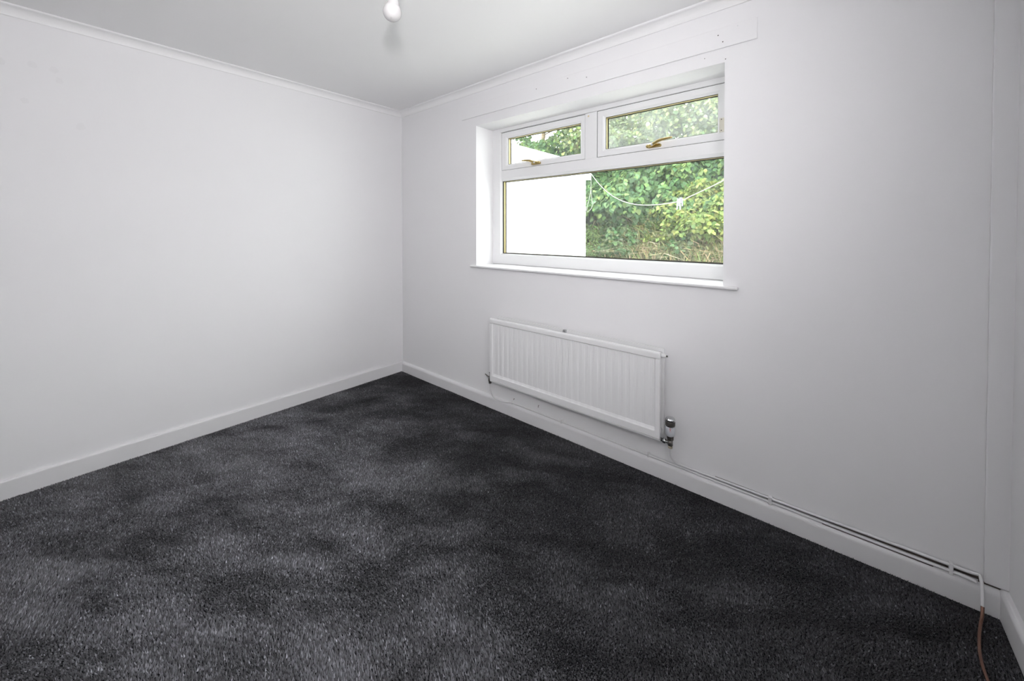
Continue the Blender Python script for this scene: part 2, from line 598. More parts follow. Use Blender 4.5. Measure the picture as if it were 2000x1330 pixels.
def handle(sash, x, z, sgn):
    """brass window handle: boss with key barrel and lever, pointing sgn along x"""
    y = FY0 + 0.003
    bm = bmesh.new()
    # rounded base plate
    prof = []
    for k in range(16):
        a = 2 * math.pi * k / 16
        cx = 0.030 * (1 if math.cos(a) > 0 else -1)
        prof.append((x + cx + 0.010 * math.cos(a), z - 0.002 + 0.010 * math.sin(a)))
    a_ = [bm.verts.new((p, y, q)) for p, q in prof]
    b_ = [bm.verts.new((x + (p - x) * 0.94, y - 0.012, z + (q - z) * 0.9)) for p, q in prof]
    bm.faces.new(a_)
    bm.faces.new(b_)
    for k in range(16):
        bm.faces.new((a_[k], a_[(k + 1) % 16], b_[(k + 1) % 16], b_[k]))
    h = bobj('handle', bm, M_BRASS, sash)
    bm = bmesh.new()
    L = [(x - sgn * 0.030, y - 0.014, z - 0.001), (x - sgn * 0.010, y - 0.024, z + 0.001), (x + sgn * 0.014, y - 0.032, z + 0.009),
         (x + sgn * 0.036, y - 0.036, z + 0.018), (x + sgn * 0.070, y - 0.036, z + 0.023), (x + sgn * 0.108, y - 0.034, z + 0.026)]
    add_tube(bm, smooth_path(L, 6), [0.0085 + 0.002 * math.sin(i / 30 * 3.1) - 0.0035 * (i / 30) for i in range(31)], 10)
    lev = bobj('handle_lever', bm, M_BRASS, sash, True)
    lathe('handle_key_barrel', [(0.0065, 0.0), (0.0065, 0.010), (0.003, 0.0105), (0.003, 0.008)],
          Matrix.Translation((x - sgn * 0.004, y - 0.028, z + 0.001)) @ Matrix.Rotation(R(90), 4, 'X'), M_CHROME, sash, 12)
    lathe('handle_end_boss', [(0.0095, 0.0), (0.0095, 0.014), (0.007, 0.017)],
          Matrix.Translation((x - sgn * 0.034, y - 0.006, z - 0.002)) @ Matrix.Rotation(R(90), 4, 'X'), M_BRASS, sash, 14)


handle(sash_l, 1.405, 1.774, -1)
handle(sash_r, 2.252, 1.776, 1)
# small cream safety catch near the jamb
bm = bmesh.new()
add_box(bm, 2.588, 2.612, FY0 - 0.007, FY0 + 0.003, 1.795, 1.868, 0.003, 2)
cc = bobj('safety_catch', bm, simple('cream_plastic', (0.72, 0.69, 0.60), 0.5, noise=0.05, nscale=60), sash_r)
for z in (1.803, 1.860):
    lathe('catch_screw', [(0.003, 0), (0.002, 0.001)], Matrix.Translation((2.598, FY0 - 0.0068, z)) @ Matrix.Rotation(R(90), 4, 'X'), M_NAIL_SHADE, sash_r, 8)

# sill board: T-shaped in plan, rounded nosing
bm = bmesh.new()
pl = [(0.930, -0.028), (2.712, -0.028), (2.712, 0.0), (WX1, 0.0), (WX1, 0.262), (WX0, 0.262), (WX0, 0.0), (0.930, 0.0)]
zb, zt = 1.0105, 1.026
lo = [bm.verts.new((x, y, zb)) for x, y in pl]
hi = [bm.verts.new((x, y, zt + 0.012 * max(y, 0))) for x, y in pl]
bm.faces.new(lo[::-1])
bm.faces.new(hi)
for k in range(8):
    bm.faces.new((lo[k], lo[(k + 1) % 8], hi[(k + 1) % 8], hi[k]))
bm.edges.ensure_lookup_table()
be = [e for e in bm.edges if all(v.co.y < -0.02 for v in e.verts) or (all(v.co.y <= 0.0 for v in e.verts) and abs(e.verts[0].co.y - e.verts[1].co.y) > 0.02)]
bmesh.ops.bevel(bm, geom=be, offset=0.006, segments=3, affect='EDGES', profile=0.5)
bobj('window_sill', bm, M_TRIM, win)

# ------------------------------------------------------------------ radiator
RX0, RX1, RZ0, RZ1 = 1.226, 2.394, 0.236, 0.682
RF = -0.116
rad = empty('radiator', (1.81, -0.08, 0.236), 'white ribbed double panel radiator on the wall under the window', 'radiator')


def panel(name, yf, x0, x1, z0, z1, th, sgn, seams):
    """pressed steel panel: flat borders, vertical flutes, rounded edge. sgn -1 faces the room"""
    bm = bmesh.new()
    pitch = (x1 - x0 - 0.050) / 27.0
    xs, ds = [x0, x0 + 0.002, x0 + 0.022], [0.004, 0.0, 0.0]
    for i in range(27):
        a = x0 + 0.025 + i * pitch
        xs += [a + pitch * t for t in (0.10, 0.22, 0.36, 0.64, 0.78, 0.90)]
        ds += [0.0064, 0.0068, 0.0086, 0.0086, 0.0068, 0.0064]
    xs += [x1 - 0.022, x1 - 0.002, x1]
    ds += [0.0, 0.0, 0.004]
    H = z1 - z0
    rows = [(z0, 0.0, 0.006), (z0 + 0.004, 0.0, 0.001), (z0 + 0.010, 0.0, 0.0), (z0 + 0.0103, 0, 0.007), (z0 + 0.0127, 0, 0.007), (z0 + 0.013, 0, 0.0),
            (z0 + 0.045, 0.0, 0.0), (z0 + 0.052, 0.55, 0.0), (z0 + 0.062, 1.0, 0.0), (z0 + H * 0.5, 1.0, 0.0),
            (z1 - 0.0385, 1.0, 0.0), (z1 - 0.0380, 1.0, 0.0048), (z1 - 0.0335, 1.0, 0.0048), (z1 - 0.0330, 0.0, 0.0), (z1 - 0.012, 0.0, 0.0), (z1 - 0.006, 0.0, 0.0015), (z1 - 0.001, 0.0, 0.007)]
    g = []
    for (z, k, e) in rows:
        g.append([bm.verts.new((x, yf + (-sgn) * (d * (k if d not in (0.0, 0.004) else (1.0 if d == 0.004 else 0.0)) + e), z)) for x, d in zip(xs, ds)])
    for a, b in zip(g, g[1:]):
        for i in range(len(xs) - 1):
            bm.faces.new((a[i], a[i + 1], b[i + 1], b[i]))
    # back skin and edges
    yb = yf + (-sgn) * th
    c = [bm.verts.new(p) for p in ((x0, yb, z0), (x1, yb, z0), (x1, yb, z1 - 0.001), (x0, yb, z1 - 0.001))]
    bm.faces.new(c)
    bm.faces.new([c[0], c[1]] + g[0][::-1])
    bm.faces.new([c[3], c[2]] + g[-1][::-1])
    bm.faces.new([c[0], c[3]] + [r[0] for r in g[::-1]])
    bm.faces.new([c[1], c[2]] + [r[-1] for r in g[::-1]])
    return bobj(name, bm, M_RAD, rad)


panel('front_panel', RF, RX0, RX1, RZ0, RZ1, 0.014, -1, True)
panel('rear_panel', -0.036, RX0 + 0.004, RX1 - 0.002, RZ0 + 0.008, RZ1 + 0.004, 0.014, 1, True)
# header tees joining the two panels at the corners
for x in (RX0 + 0.020, RX1 - 0.020):
    for z in (RZ0 + 0.030, RZ1 - 0.026):
        lathe('header_tee', [(0.013, 0), (0.013, 0.052)], Matrix.Translation((x, RF + 0.013, z)) @ Matrix.Rotation(R(-90), 4, 'X'), M_RAD, rad, 14)
# bleed plug at the top right end
lathe('bleed_plug', [(0.010, 0), (0.010, 0.020), (0.007, 0.022), (0.007, 0.026)], Matrix.Translation((RX1 - 0.010, -0.072, RZ1 - 0.026)) @ Matrix.Rotation(R(90), 4, 'Y'), M_RAD, rad, 12)
lathe('bleed_screw', [(0.0045, 0), (0.0045, 0.007)], Matrix.Translation((RX1 + 0.016, -0.072, RZ1 - 0.026)) @ Matrix.Rotation(R(90), 4, 'Y'), M_DARKMETAL, rad, 10)
# wall brackets (their hooks show over the top edge) and a small clip in the middle
for x in (1.40, 2.22):
    box('wall_bracket', x - 0.012, x + 0.012, -0.0365, -0.001, RZ0 + 0.05, RZ1 - 0.02, M_RAD, rad, bevel=0.002)
bm = bmesh.new()
add_box(bm, 1.795, 1.812, -0.070, -0.050, RZ1 - 0.016, RZ1 + 0.004, 0.002)
bobj('top_clip', bm, M_CHROME, rad)
for x in (1.52, 1.80, 2.08):
    box('spacer_strap', x - 0.010, x + 0.010, RF + 0.0135, -0.0495, RZ0 + 0.20, RZ0 + 0.23, M_RAD, rad)

# thermostatic valve at the right end
TV = Vector((2.432, -0.074, 0.0))
tv = lathe('thermostatic_valve', [(0.0155, 0.262), (0.0215, 0.270), (0.0225, 0.282), (0.0225, 0.308), (0.0205, 0.312)],
           Matrix.Translation(TV), M_TRVGREY, rad, 28)
tv['label'] = 'thermostatic valve with grey-white body, dark cap and red mark'
bm = bmesh.new()
prof = []
for k in range(36):
    rr = 0.0228 if k % 3 else 0.0212
    prof.append((rr * math.cos(2 * math.pi * k / 36), rr * math.sin(2 * math.pi * k / 36)))
lo = [bm.verts.new((TV.x + p, TV.y + q, 0.3125)) for p, q in prof]
hi = [bm.verts.new((TV.x + p, TV.y + q, 0.346)) for p, q in prof]
tp = [bm.verts.new((TV.x + p * 0.86, TV.y + q * 0.86, 0.352)) for p, q in prof]
for a, b in ((lo, hi), (hi, tp)):
    for k in range(36):
        bm.faces.new((a[k], a[(k + 1) % 36], b[(k + 1) % 36], b[k]))
bm.faces.new(lo[::-1])
bm.faces.new(tp)
bobj('cap', bm, M_CHROME, tv)
lathe('cap_band', [(0.0232, 0.3165), (0.0236, 0.318), (0.0236, 0.336), (0.0232, 0.3375)], Matrix.Translation(TV), M_DARKMETAL, tv, 36)
lathe('collar', [(0.013, 0.240), (0.0165, 0.244), (0.0165, 0.2615), (0.0135, 0.2625)], Matrix.Translation(TV), M_DARKMETAL, tv, 6, False)
lathe('valve_body', [(0.008, 0.212), (0.0125, 0.215), (0.0125, 0.2395), (0.009, 0.241)], Matrix.Translation(TV), M_DARKMETAL, tv, 16)
lathe('compression_nut', [(0.0065, 0.199), (0.0115, 0.201), (0.0115, 0.2115), (0.007, 0.213)], Matrix.Translation(TV), M_OLIVE, tv, 6, False)
lathe('valve_tail', [(0.009, -0.050), (0.009, -0.036), (0.0135, -0.035), (0.0135, -0.022), (0.010, -0.021), (0.010, -0.008)],
      Matrix.Translation((TV.x, TV.y, 0.228)) @ Matrix.Rotation(R(90), 4, 'Y'), M_CHROME, tv, 12)
# red emblem and word line printed on the valve head, facing the room
d = Vector((CAM.x - TV.x, CAM.y - TV.y, 0)).normalized()
s = Vector((-d.y, d.x, 0))
bm = bmesh.new()
n = 16
ri, ro = [], []
for k in range(n):
    a = 2 * math.pi * k / n
    for L_, k1, k2 in ((ri, 0.0016, 0.0038), (ro, 0.0034, 0.0062)):
        u, w = k1 * math.cos(a), k2 * math.sin(a)
        dd = math.sqrt(max(0.0231 ** 2 - u * u, 0))
        L_.append(bm.verts.new((TV.x + d.x * dd + s.x * u, TV.y + d.y * dd + s.y * u, 0.3045 + w)))
for k in range(n):
    bm.faces.new((ri[k], ri[(k + 1) % n], ro[(k + 1) % n], ro[k]))
bobj('red_emblem', bm, M_RED, tv)
bm = bmesh.new()
for i in range(5):
    u0 = -0.0050 + i * 0.0021
    q = []
    for u, w in ((u0, 0), (u0 + 0.0015, 0), (u0 + 0.0015, 0.0014), (u0, 0.0014)):
        dd = math.sqrt(0.0230 ** 2 - u * u)
        q.append(bm.verts.new((TV.x + d.x * dd + s.x * u, TV.y + d.y * dd + s.y * u, 0.2925 + w)))
    bm.faces.new(q)
bobj('print_line', bm, M_RED, tv)

# lockshield valve at the left end
LV = Vector((1.190, -0.074, 0.0))
lv = lathe('lockshield_valve', [(0.009, 0.214), (0.0125, 0.217), (0.0125, 0.242), (0.010, 0.244)], Matrix.Translation(LV), M_DARKMETAL, rad, 14)
lathe('spindle', [(0.0045, 0.2435), (0.0045, 0.276), (0.0075, 0.277), (0.0075, 0.281)], Matrix.Translation(LV), M_DARKMETAL, lv, 10)
lathe('valve_tail', [(0.007, 0.010), (0.007, 0.018), (0.012, 0.019), (0.012, 0.030), (0.008, 0.031), (0.008, 0.042)],
      Matrix.Translation((LV.x, LV.y, 0.232)) @ Matrix.Rotation(R(90), 4, 'Y'), M_CHROME, lv, 10)
bm = bmesh.new()
add_tube(bm, [(LV.x - 0.009, LV.y, 0.246), (LV.x - 0.022, LV.y - 0.004, 0.252), (LV.x - 0.040, LV.y - 0.008, 0.262)], [0.0055, 0.0045, 0.003], 8)
bobj('drain_lever', bm, M_DARKMETAL, lv, True)
lathe('compression_nut', [(0.006, 0.201), (0.0105, 0.203), (0.0105, 0.2135), (0.007, 0.215)], Matrix.Translation(LV), M_DARKMETAL, lv, 6, False)

# ------------------------------------------------------------------ heating pipes
PR = 0.0052
YP = -0.0125


def pipe_clip(parent, x, z, h=0.024, w=0.010):
    bm = bmesh.new()
    add_box(bm, x - w / 2, x + w / 2, YP - PR - 0.003, 0.0, z - h / 2, z + h / 2, 0.002, 2)
    return bobj('pipe_clip', bm, M_PIPE, parent)


# return pipe: from the lockshield valve, over the skirting face, then along its top
pa = empty('return_pipe', (1.19, -0.03, 0.0), 'thin white painted pipe from the lockshield valve lying along the skirting top', 'pipe')
A = [(LV.x, LV.y, 0.206), (LV.x, LV.y + 0.003, 0.170), (LV.x + 0.002, LV.y + 0.012, 0.130), (LV.x + 0.012, -0.046, 0.096), (LV.x + 0.035, -0.031, 0.080),
     (LV.x + 0.070, -0.0275, 0.078), (LV.x + 0.110, -0.024, 0.082), (1.345, -0.016, 0.0885), (1.46, YP, 0.0875)]
A2 = [(1.60, YP, 0.0862), (1.75, YP, 0.0866), (2.0, YP, 0.0858), (2.30, YP, 0.0857), (2.6, YP, 0.0852), (2.9, YP, 0.0848), (3.15, YP, 0.0850), (3.30, YP - 0.001, 0.0858),
      (3.385, YP - 0.004, 0.0885), (3.428, YP - 0.018, 0.093)]
bm = bmesh.new()
add_tube(bm, smooth_path(A + A2, 7), PR, 12)
bobj('pipe_run', bm, M_PIPE, pa, True)
for x in (1.345, 1.752, 2.300):
    pipe_clip(pa, x, 0.0885, 0.022, 0.009)
for (x, z) in ((1.352, 0.112), (1.565, 0.130)):
    bm = bmesh.new()
    add_tube(bm, [(x, 0.0, z), (x, -0.006, z + 0.001), (x, -0.008, z - 0.004 if x < 1.5 else z - 0.012)], 0.0017, 6)
    bobj('clip_nail', bm, M_NAIL_SHADE, pa)

# flow pipe: from the thermostatic valve, along the wall above the other, then bent out over the skirting as bare copper
pb = empty('flow_pipe', (2.432, -0.03, 0.0), 'pipe from the thermostatic valve, painted white then bare copper on the carpet', 'pipe')
Bp = [(TV.x, TV.y, 0.204), (TV.x + 0.001, TV.y + 0.004, 0.170), (TV.x + 0.006, TV.y + 0.016, 0.140), (TV.x + 0.024, TV.y + 0.036, 0.116), (TV.x + 0.060, -0.022, 0.1035),
      (TV.x + 0.120, -0.014, 0.0995), (2.66, YP, 0.1000), (2.9, YP, 0.1015), (3.1, YP, 0.1040), (3.25, YP, 0.1060), (3.36, YP - 0.001, 0.1075), (3.410, YP - 0.002, 0.1085), (3.434, YP - 0.006, 0.114)]
bm = bmesh.new()
add_tube(bm, smooth_path(Bp, 7), PR, 12)
bobj('pipe_run', bm, M_PIPE, pb, True)
Cp = [(3.436, YP - 0.004, 0.116), (3.438, -0.030, 0.098), (3.436, -0.052, 0.066), (3.434, -0.066, 0.040)]
bm = bmesh.new()
add_tube(bm, smooth_path(Cp, 7), 0.0048, 12)
o = bobj('pipe_bend', bm, M_PIPE, pb, True)
Dp = [(3.434, -0.066, 0.040), (3.430, -0.084, 0.020), (3.420, -0.118, 0.010), (3.408, -0.170, 0.0075), (3.396, -0.240, 0.007), (3.392, -0.300, 0.007), (3.394, -0.360, 0.007), (3.402, -0.46, 0.007), (3.405, -0.60, 0.007)]
bm = bmesh.new()
add_tube(bm, smooth_path(Dp, 7), 0.0044, 12)
o = bobj('bare_pipe', bm, M_COPPER, pb, True)
o['label'] = 'bare dull copper length lying on the carpet'
for (x, z, h, w) in ((2.842, 0.0925, 0.034, 0.014), (3.372, 0.0955, 0.040, 0.010)):
    pipe_clip(pb, x, z, h, w)

# dark strips painting in the shade of the gaps behind and under the pipes
box('pipe_gap_shade', 2.62, 3.440, -0.0016, -0.0002, 0.0870, 0.1010, M_NAIL_SHADE, pb)
box('pipe_gap_shade', 3.02, 3.330, -0.0150, -0.0130, 0.0775, 0.0800, M_NAIL_SHADE, pb)

# ------------------------------------------------------------------ pendant lamp with bare bulb
BC = Vector((1.917, -1.303, 2.016))
lamp = empty('pendant_lamp', (1.905, -1.295, ZC), 'bare pearl light bulb in a white holder hanging from the ceiling', 'lamp')
tilt = Matrix.Translation(BC) @ Matrix.Rotation(R(7), 4, Vector((fw.x, fw.y, 0)).normalized())
rose = Matrix.Translation((1.905, -1.295, ZC))
top = tilt @ Vector((0, 0, 0.135))
lathe('ceiling_rose', [(0.040, 0.0), (0.040, -0.008), (0.030, -0.020), (0.010, -0.026)], rose, M_PLASTIC, lamp, 28)
bm = bmesh.new()
add_tube(bm, smooth_path([(1.905, -1.295, ZC - 0.024), (1.903, -1.295, 2.27), (top.x, top.y, top.z + 0.05), tuple(top)], 6), 0.0035, 10)
bobj('cord', bm, M_PLASTIC, lamp, True)
lathe('lamp_holder', [(0.006, 0.138), (0.012, 0.132), (0.015, 0.118), (0.0175, 0.098), (0.0200, 0.094), (0.0200, 0.076), (0.0175, 0.073), (0.0175, 0.058), (0.0150, 0.056)],
      tilt, M_HOLDER, lamp, 28)
prof = [(0.0001, -0.0300)]
for k in range(1, 15):
    a = -math.pi / 2 + k * (math.pi * 0.76) / 14
    prof.append((0.0300 * math.cos(a), 0.0300 * math.sin(a)))
prof += [(0.0190, 0.0285), (0.0160, 0.0370), (0.0142, 0.0480), (0.0138, 0.0580)]
bulb = lathe('bulb', prof, tilt, M_BULB, lamp, 36)
# small grey maker's stamp at the foot of the bulb
bm = bmesh.new()
rr = random.Random(3)
for row in range(2):
    for i in range(6):
        a0 = -0.16 + i * 0.055
        e0 = -1.18 + row * 0.14 + rr.uniform(-0.01, 0.01)
        w = rr.uniform(0.018, 0.036)
        q = []
        base = math.atan2(CAM.y - BC.y, CAM.x - BC.x)
        for da, de in ((0, 0), (w, 0), (w, 0.06), (0, 0.06)):
            aa = base + (a0 + da) / math.cos(e0) * 0.55
            q.append(bm.verts.new(tilt @ Vector((0.03015 * math.cos(e0 + de) * math.cos(aa), 0.03015 * math.cos(e0 + de) * math.sin(aa), 0.03015 * math.sin(e0 + de)))))
        bm.faces.new(q)
bobj('printed_stamp', bm, M_GREYPRINT, bulb)

# ------------------------------------------------------------------ carpet pile
def vnoise(x, y, scale, seed):
    r = np.random.default_rng(seed)
    T = r.random((256, 256))
    u, v = x * scale + 40, y * scale + 40
    i, j = np.floor(u).astype(int), np.floor(v).astype(int)
    f, g = u - i, v - j
    f, g = f * f * (3 - 2 * f), g * g * (3 - 2 * g)
    a, b = T[i % 256, j % 256], T[(i + 1) % 256, j % 256]
    c, d_ = T[i % 256, (j + 1) % 256], T[(i + 1) % 256, (j + 1) % 256]
    return (a * (1 - f) + b * f) * (1 - g) + (c * (1 - f) + d_ * f) * g


def fbm(x, y, scale, seed, oct=4):
    s, a, t = 0, 1.0, 0
    for k in range(oct):
        s = s + a * vnoise(x, y, scale * 2 ** k, seed + k)
        t += a
        a *= 0.55
    return s / t


def carpet():
    x0, x1, y0, y1 = 0.0185, XR - 0.0205, YR + 0.0185, -0.0205
    sp = 0.0048
    nx, ny = int((x1 - x0) / sp), int((y1 - y0) / sp)
    X, Y = np.meshgrid(x0 + (np.arange(nx) + 0.5) * sp, y0 + (np.arange(ny) + 0.5) * sp)
    X = X.ravel() + RNG.uniform(-0.5, 0.5, X.size) * sp
    Y = Y.ravel() + RNG.uniform(-0.5, 0.5, Y.size) * sp
    X = np.clip(X, x0 + 0.001, x1 - 0.001)
    Y = np.clip(Y, y0 + 0.001, y1 - 0.001)
    n = X.size
    # lay of the pile: brushed patches and vacuum arcs
    wx = X + 0.22 * (fbm(X, Y, 2.0, 11) - 0.5)
    wy = Y + 0.22 * (fbm(X, Y, 2.0, 21) - 0.5)
    ang = 0.6
    ca, sa = math.cos(ang), math.sin(ang)
    p = np.clip((fbm(wx * ca + wy * sa, (-wx * sa + wy * ca) * 2.4, 4.3, 31, 5) - 0.5) * 4.0, -1, 1)
    th = fbm(wx, wy, 1.4, 51, 3) * 2 * math.pi * 2
    # pile lies the dark way along window wall and right side; yarn tone repeats that shade
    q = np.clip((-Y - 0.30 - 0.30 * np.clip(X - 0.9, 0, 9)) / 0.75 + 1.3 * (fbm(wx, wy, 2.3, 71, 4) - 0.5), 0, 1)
    # flash/camera sit to the +x,-y side: a lay towards them shows the dark pile depth, away shows lit sides
    lean = 0.0046
    tx = lean * (0.35 * np.cos(th) - 0.10 - 0.55 * p - 0.55 * (q - 0.5)) + RNG.normal(0, 0.0014, n)
    ty = lean * (0.35 * np.sin(th) - 0.15 + 0.45 * p - 0.35 * (0.5 - q)) + RNG.normal(0, 0.0014, n)
    h = 0.0085 + RNG.normal(0, 0.0011, n) + 0.0006 * p
    edge = np.minimum(np.minimum(X - x0, x1 - X), np.minimum(Y - y0, y1 - Y))
    h = h * np.clip(0.55 + edge / 0.02, 0.55, 1.0)
    # keep the tips clear of the skirting
    tx = np.clip(X + tx, x0, x1) - X
    ty = np.clip(Y + ty, y0, y1) - Y
    rot = RNG.uniform(0, 2 * math.pi, n)
    rb = 0.0031 * RNG.uniform(0.8, 1.2, n)
    V = np.empty((n, 4, 3), np.float32)
    zb = -0.0098
    for k in range(3):
        V[:, k, 0] = np.clip(X + rb * np.cos(rot + k * 2.0944), x0, x1)
        V[:, k, 1] = np.clip(Y + rb * np.sin(rot + k * 2.0944), y0, y1)
        V[:, k, 2] = zb
    V[:, 3, 0], V[:, 3, 1], V[:, 3, 2] = X + tx, Y + ty, zb + h
    b = np.arange(n, dtype=np.int32)[:, None] * 4
    F = np.concatenate([b + np.array([[0, 1, 3]]), b + np.array([[1, 2, 3]]), b + np.array([[2, 0, 3]])], 1).ravel()
    # yarn colour: charcoal with lighter grey strands mixed through; light and shade of the pile lay is painted into the tone
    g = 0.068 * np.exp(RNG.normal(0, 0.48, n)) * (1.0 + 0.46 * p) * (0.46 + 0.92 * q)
    light = RNG.random(n) < 0.16
    g = np.where(light, g * 1.7, g)
    col = np.stack([g * 0.96, g * 0.965, g * 1.075], 1)
    cols = np.repeat(col[:, None, :], 4, 1)
    o = npobj('carpet_pile', V.reshape(-1, 3), F, 3, M_CARPET, None, cols.reshape(-1, 3))
    return tag(o, 'charcoal grey twist pile carpet covering the whole floor', 'carpet', kind='stuff')


carpet()

# ------------------------------------------------------------------ outside: ground and bank
def smooth01(t):
    t = np.clip(t, 0, 1)
    return t * t * (3 - 2 * t)


def bank_z(x, y):
    base = 0.78 * smooth01((y - 3.75) / 0.35)
    top = 3.25 + 0.35 * np.clip(-x / 3, -0.35, 1)
    sl = np.clip((y - 4.25) / 2.3, 0, 1) * (top - 0.78)
    return base + sl - 0.05


gx, gy = np.meshgrid(np.linspace(-9, 6, 76), np.concatenate([np.linspace(0.32, 3.6, 8), np.linspace(3.7, 7.0, 34), np.linspace(7.4, 14, 8)]))
gz = bank_z(gx, gy) + np.where(gy > 4.0, 0.10 * (fbm(gx, gy, 1.6, 91) - 0.5), 0)
ny_, nx_ = gx.shape
idx = np.arange(ny_ * nx_).reshape(ny_, nx_)
F = np.stack([idx[:-1, :-1], idx[:-1, 1:], idx[1:, 1:], idx[1:, :-1]], -1).reshape(-1)
g_o = npobj('ground_bank', np.stack([gx, gy, gz], -1).reshape(-1, 3), F, 4, M_SOIL, None, smooth=True)
g_o['kind'] = 'structure'
box('added_bounce_slab', 0.36, 6.0, 0.305, 3.70, -0.04, 0.02, M_BOUNCE_SLAB, kind='structure')  # unseen slab, added pale to send skylight up onto the ceiling

# ------------------------------------------------------------------ outbuilding of white painted brick
OBX, OBY0, OBY1 = 0.345, 0.305, 2.785
ob = empty('outbuilding', (-0.8, 1.5, -0.05), 'low white painted brick outbuilding with flat roof and deep white fascia', 'building')
box('mortar_core', -2.2, OBX - 0.006, OBY0, OBY1 - 0.006, -0.05, 2.04, M_MORTAR, ob)
box('end_wall', -2.2, OBX - 0.112, OBY1 - 0.006, OBY1, -0.05, 2.04, M_WBRICK, ob)
CH, BL = 0.075, 0.225
bmesh_brick = {}


def brick_mesh(L_):
    key = round(L_, 3)
    if key not in bmesh_brick:
        bm = bmesh.new()
        add_box(bm, -0.102, 0.0, -L_ / 2, L_ / 2, -0.0325, 0.0325, 0.004, 1)
        me = bpy.data.meshes.new('brick')
        bm.to_mesh(me)
        bm.free()
        me.materials.append(M_WBRICK)
        bmesh_brick[key] = me
    return bmesh_brick[key]


low = bmesh.new()
oloc = world_loc(ob)
rb = random.Random(5)
for c in range(28):
    z = -0.01 + c * CH + 0.0375
    if z + 0.03 > 2.04:
        break
    y = OBY1
    first = 0.215 if c % 2 == 0 else 0.1025
    while y > OBY0 + 0.03:
        L_ = first if y == OBY1 else 0.215
        L_ = min(L_, y - OBY0)
        yc = y - L_ / 2
        jit = rb.uniform(-0.0015, 0.0025)
        if z > 0.72 and L_ > 0.04:
            o = bpy.data.objects.new('brick', brick_mesh(round(L_ - 0.0, 2)))
            C.objects.link(o)
            o.parent = ob
            o.location = Vector((OBX + jit, yc, z)) - oloc
        elif L_ > 0.04:
            add_box(low, OBX - 0.102 + jit, OBX + jit, yc - L_ / 2, yc + L_ / 2, z - 0.0325, z + 0.0325)
        y -= L_ + 0.010
        first = 0.215
bobj('lower_bricks', low, M_WBRICK, ob, kind='stuff')
box('roof_slab', -2.25, 0.375, OBY0, 2.80, 2.04, 2.16, M_FELT, ob)
fa = box('fascia', 0.375, 0.400, OBY0, 2.840, 2.010, 2.165, M_FASCIA, ob, bevel=0.002)
box('fascia', -2.25, 0.375, 2.800, 2.840, 2.010, 2.165, M_FASCIA, ob, bevel=0.002)
box('edge_trim', 0.340, 0.408, OBY0, 2.848, 2.165, 2.222, M_FELT, ob, bevel=0.004)
box('edge_trim', -2.25, 0.340, 2.790, 2.848, 2.165, 2.222, M_FELT, ob, bevel=0.004)

# ------------------------------------------------------------------ washing line and pegs
HOOK = Vector((0.408, 2.822, 2.092))
LINE = [(0.408, 2.822, 2.092), (0.62, 2.611, 1.935), (0.86, 2.373, 1.785), (1.10, 2.136, 1.670), (1.36, 1.879, 1.585), (1.62, 1.621, 1.536),
        (1.88, 1.364, 1.518), (2.10, 1.146, 1.520), (2.22, 1.027, 1.545), (2.36, 0.889, 1.578), (2.50, 0.750, 1.614), (2.70, 0.552, 1.672), (2.930, 0.325, 1.747)]
wl = empty('washing_line', (0.408, 2.822, 2.092), 'thin white washing line sagging from the outbuilding corner across the window', 'washing line')
bm = bmesh.new()
add_tube(bm, smooth_path(LINE, 6), 0.0033, 8)
bobj('rope', bm, M_ROPE, wl, True)
# loose end hanging in a loop from the fascia corner
bm = bmesh.new()
h0 = HOOK
tail = [h0 + Vector(v) for v in ((0, 0, 0), (-0.004, 0.004, -0.10), (-0.010, 0.006, -0.22), (-0.030, 0.005, -0.33), (-0.060, 0.002, -0.44), (-0.070, 0.0, -0.52),
                                (-0.045, 0.004, -0.525), (-0.005, 0.008, -0.49), (0.020, 0.012, -0.43), (0.060, 0.015, -0.40))]
add_tube(bm, smooth_path(tail, 6), 0.0026, 8)
bobj('rope_tail', bm, M_ROPE, wl, True)
bm = bmesh.new()
tail2 = [h0 + Vector(v) for v in ((-0.010, 0.006, -0.22), (0.000, 0.012, -0.32), (0.012, 0.014, -0.42))]
add_tube(bm, smooth_path(tail2, 6), 0.0024, 8)
bobj('rope_tail', bm, M_ROPE, wl, True)
bm = bmesh.new()
add_tube(bm, smooth_path([(2.930, 0.318, 1.752), (2.932, 0.328, 1.744), (2.934, 0.316, 1.740), (2.936, 0.302, 1.742)], 5), 0.003, 8)
bobj('hook', bm, M_CHROME, wl, True)


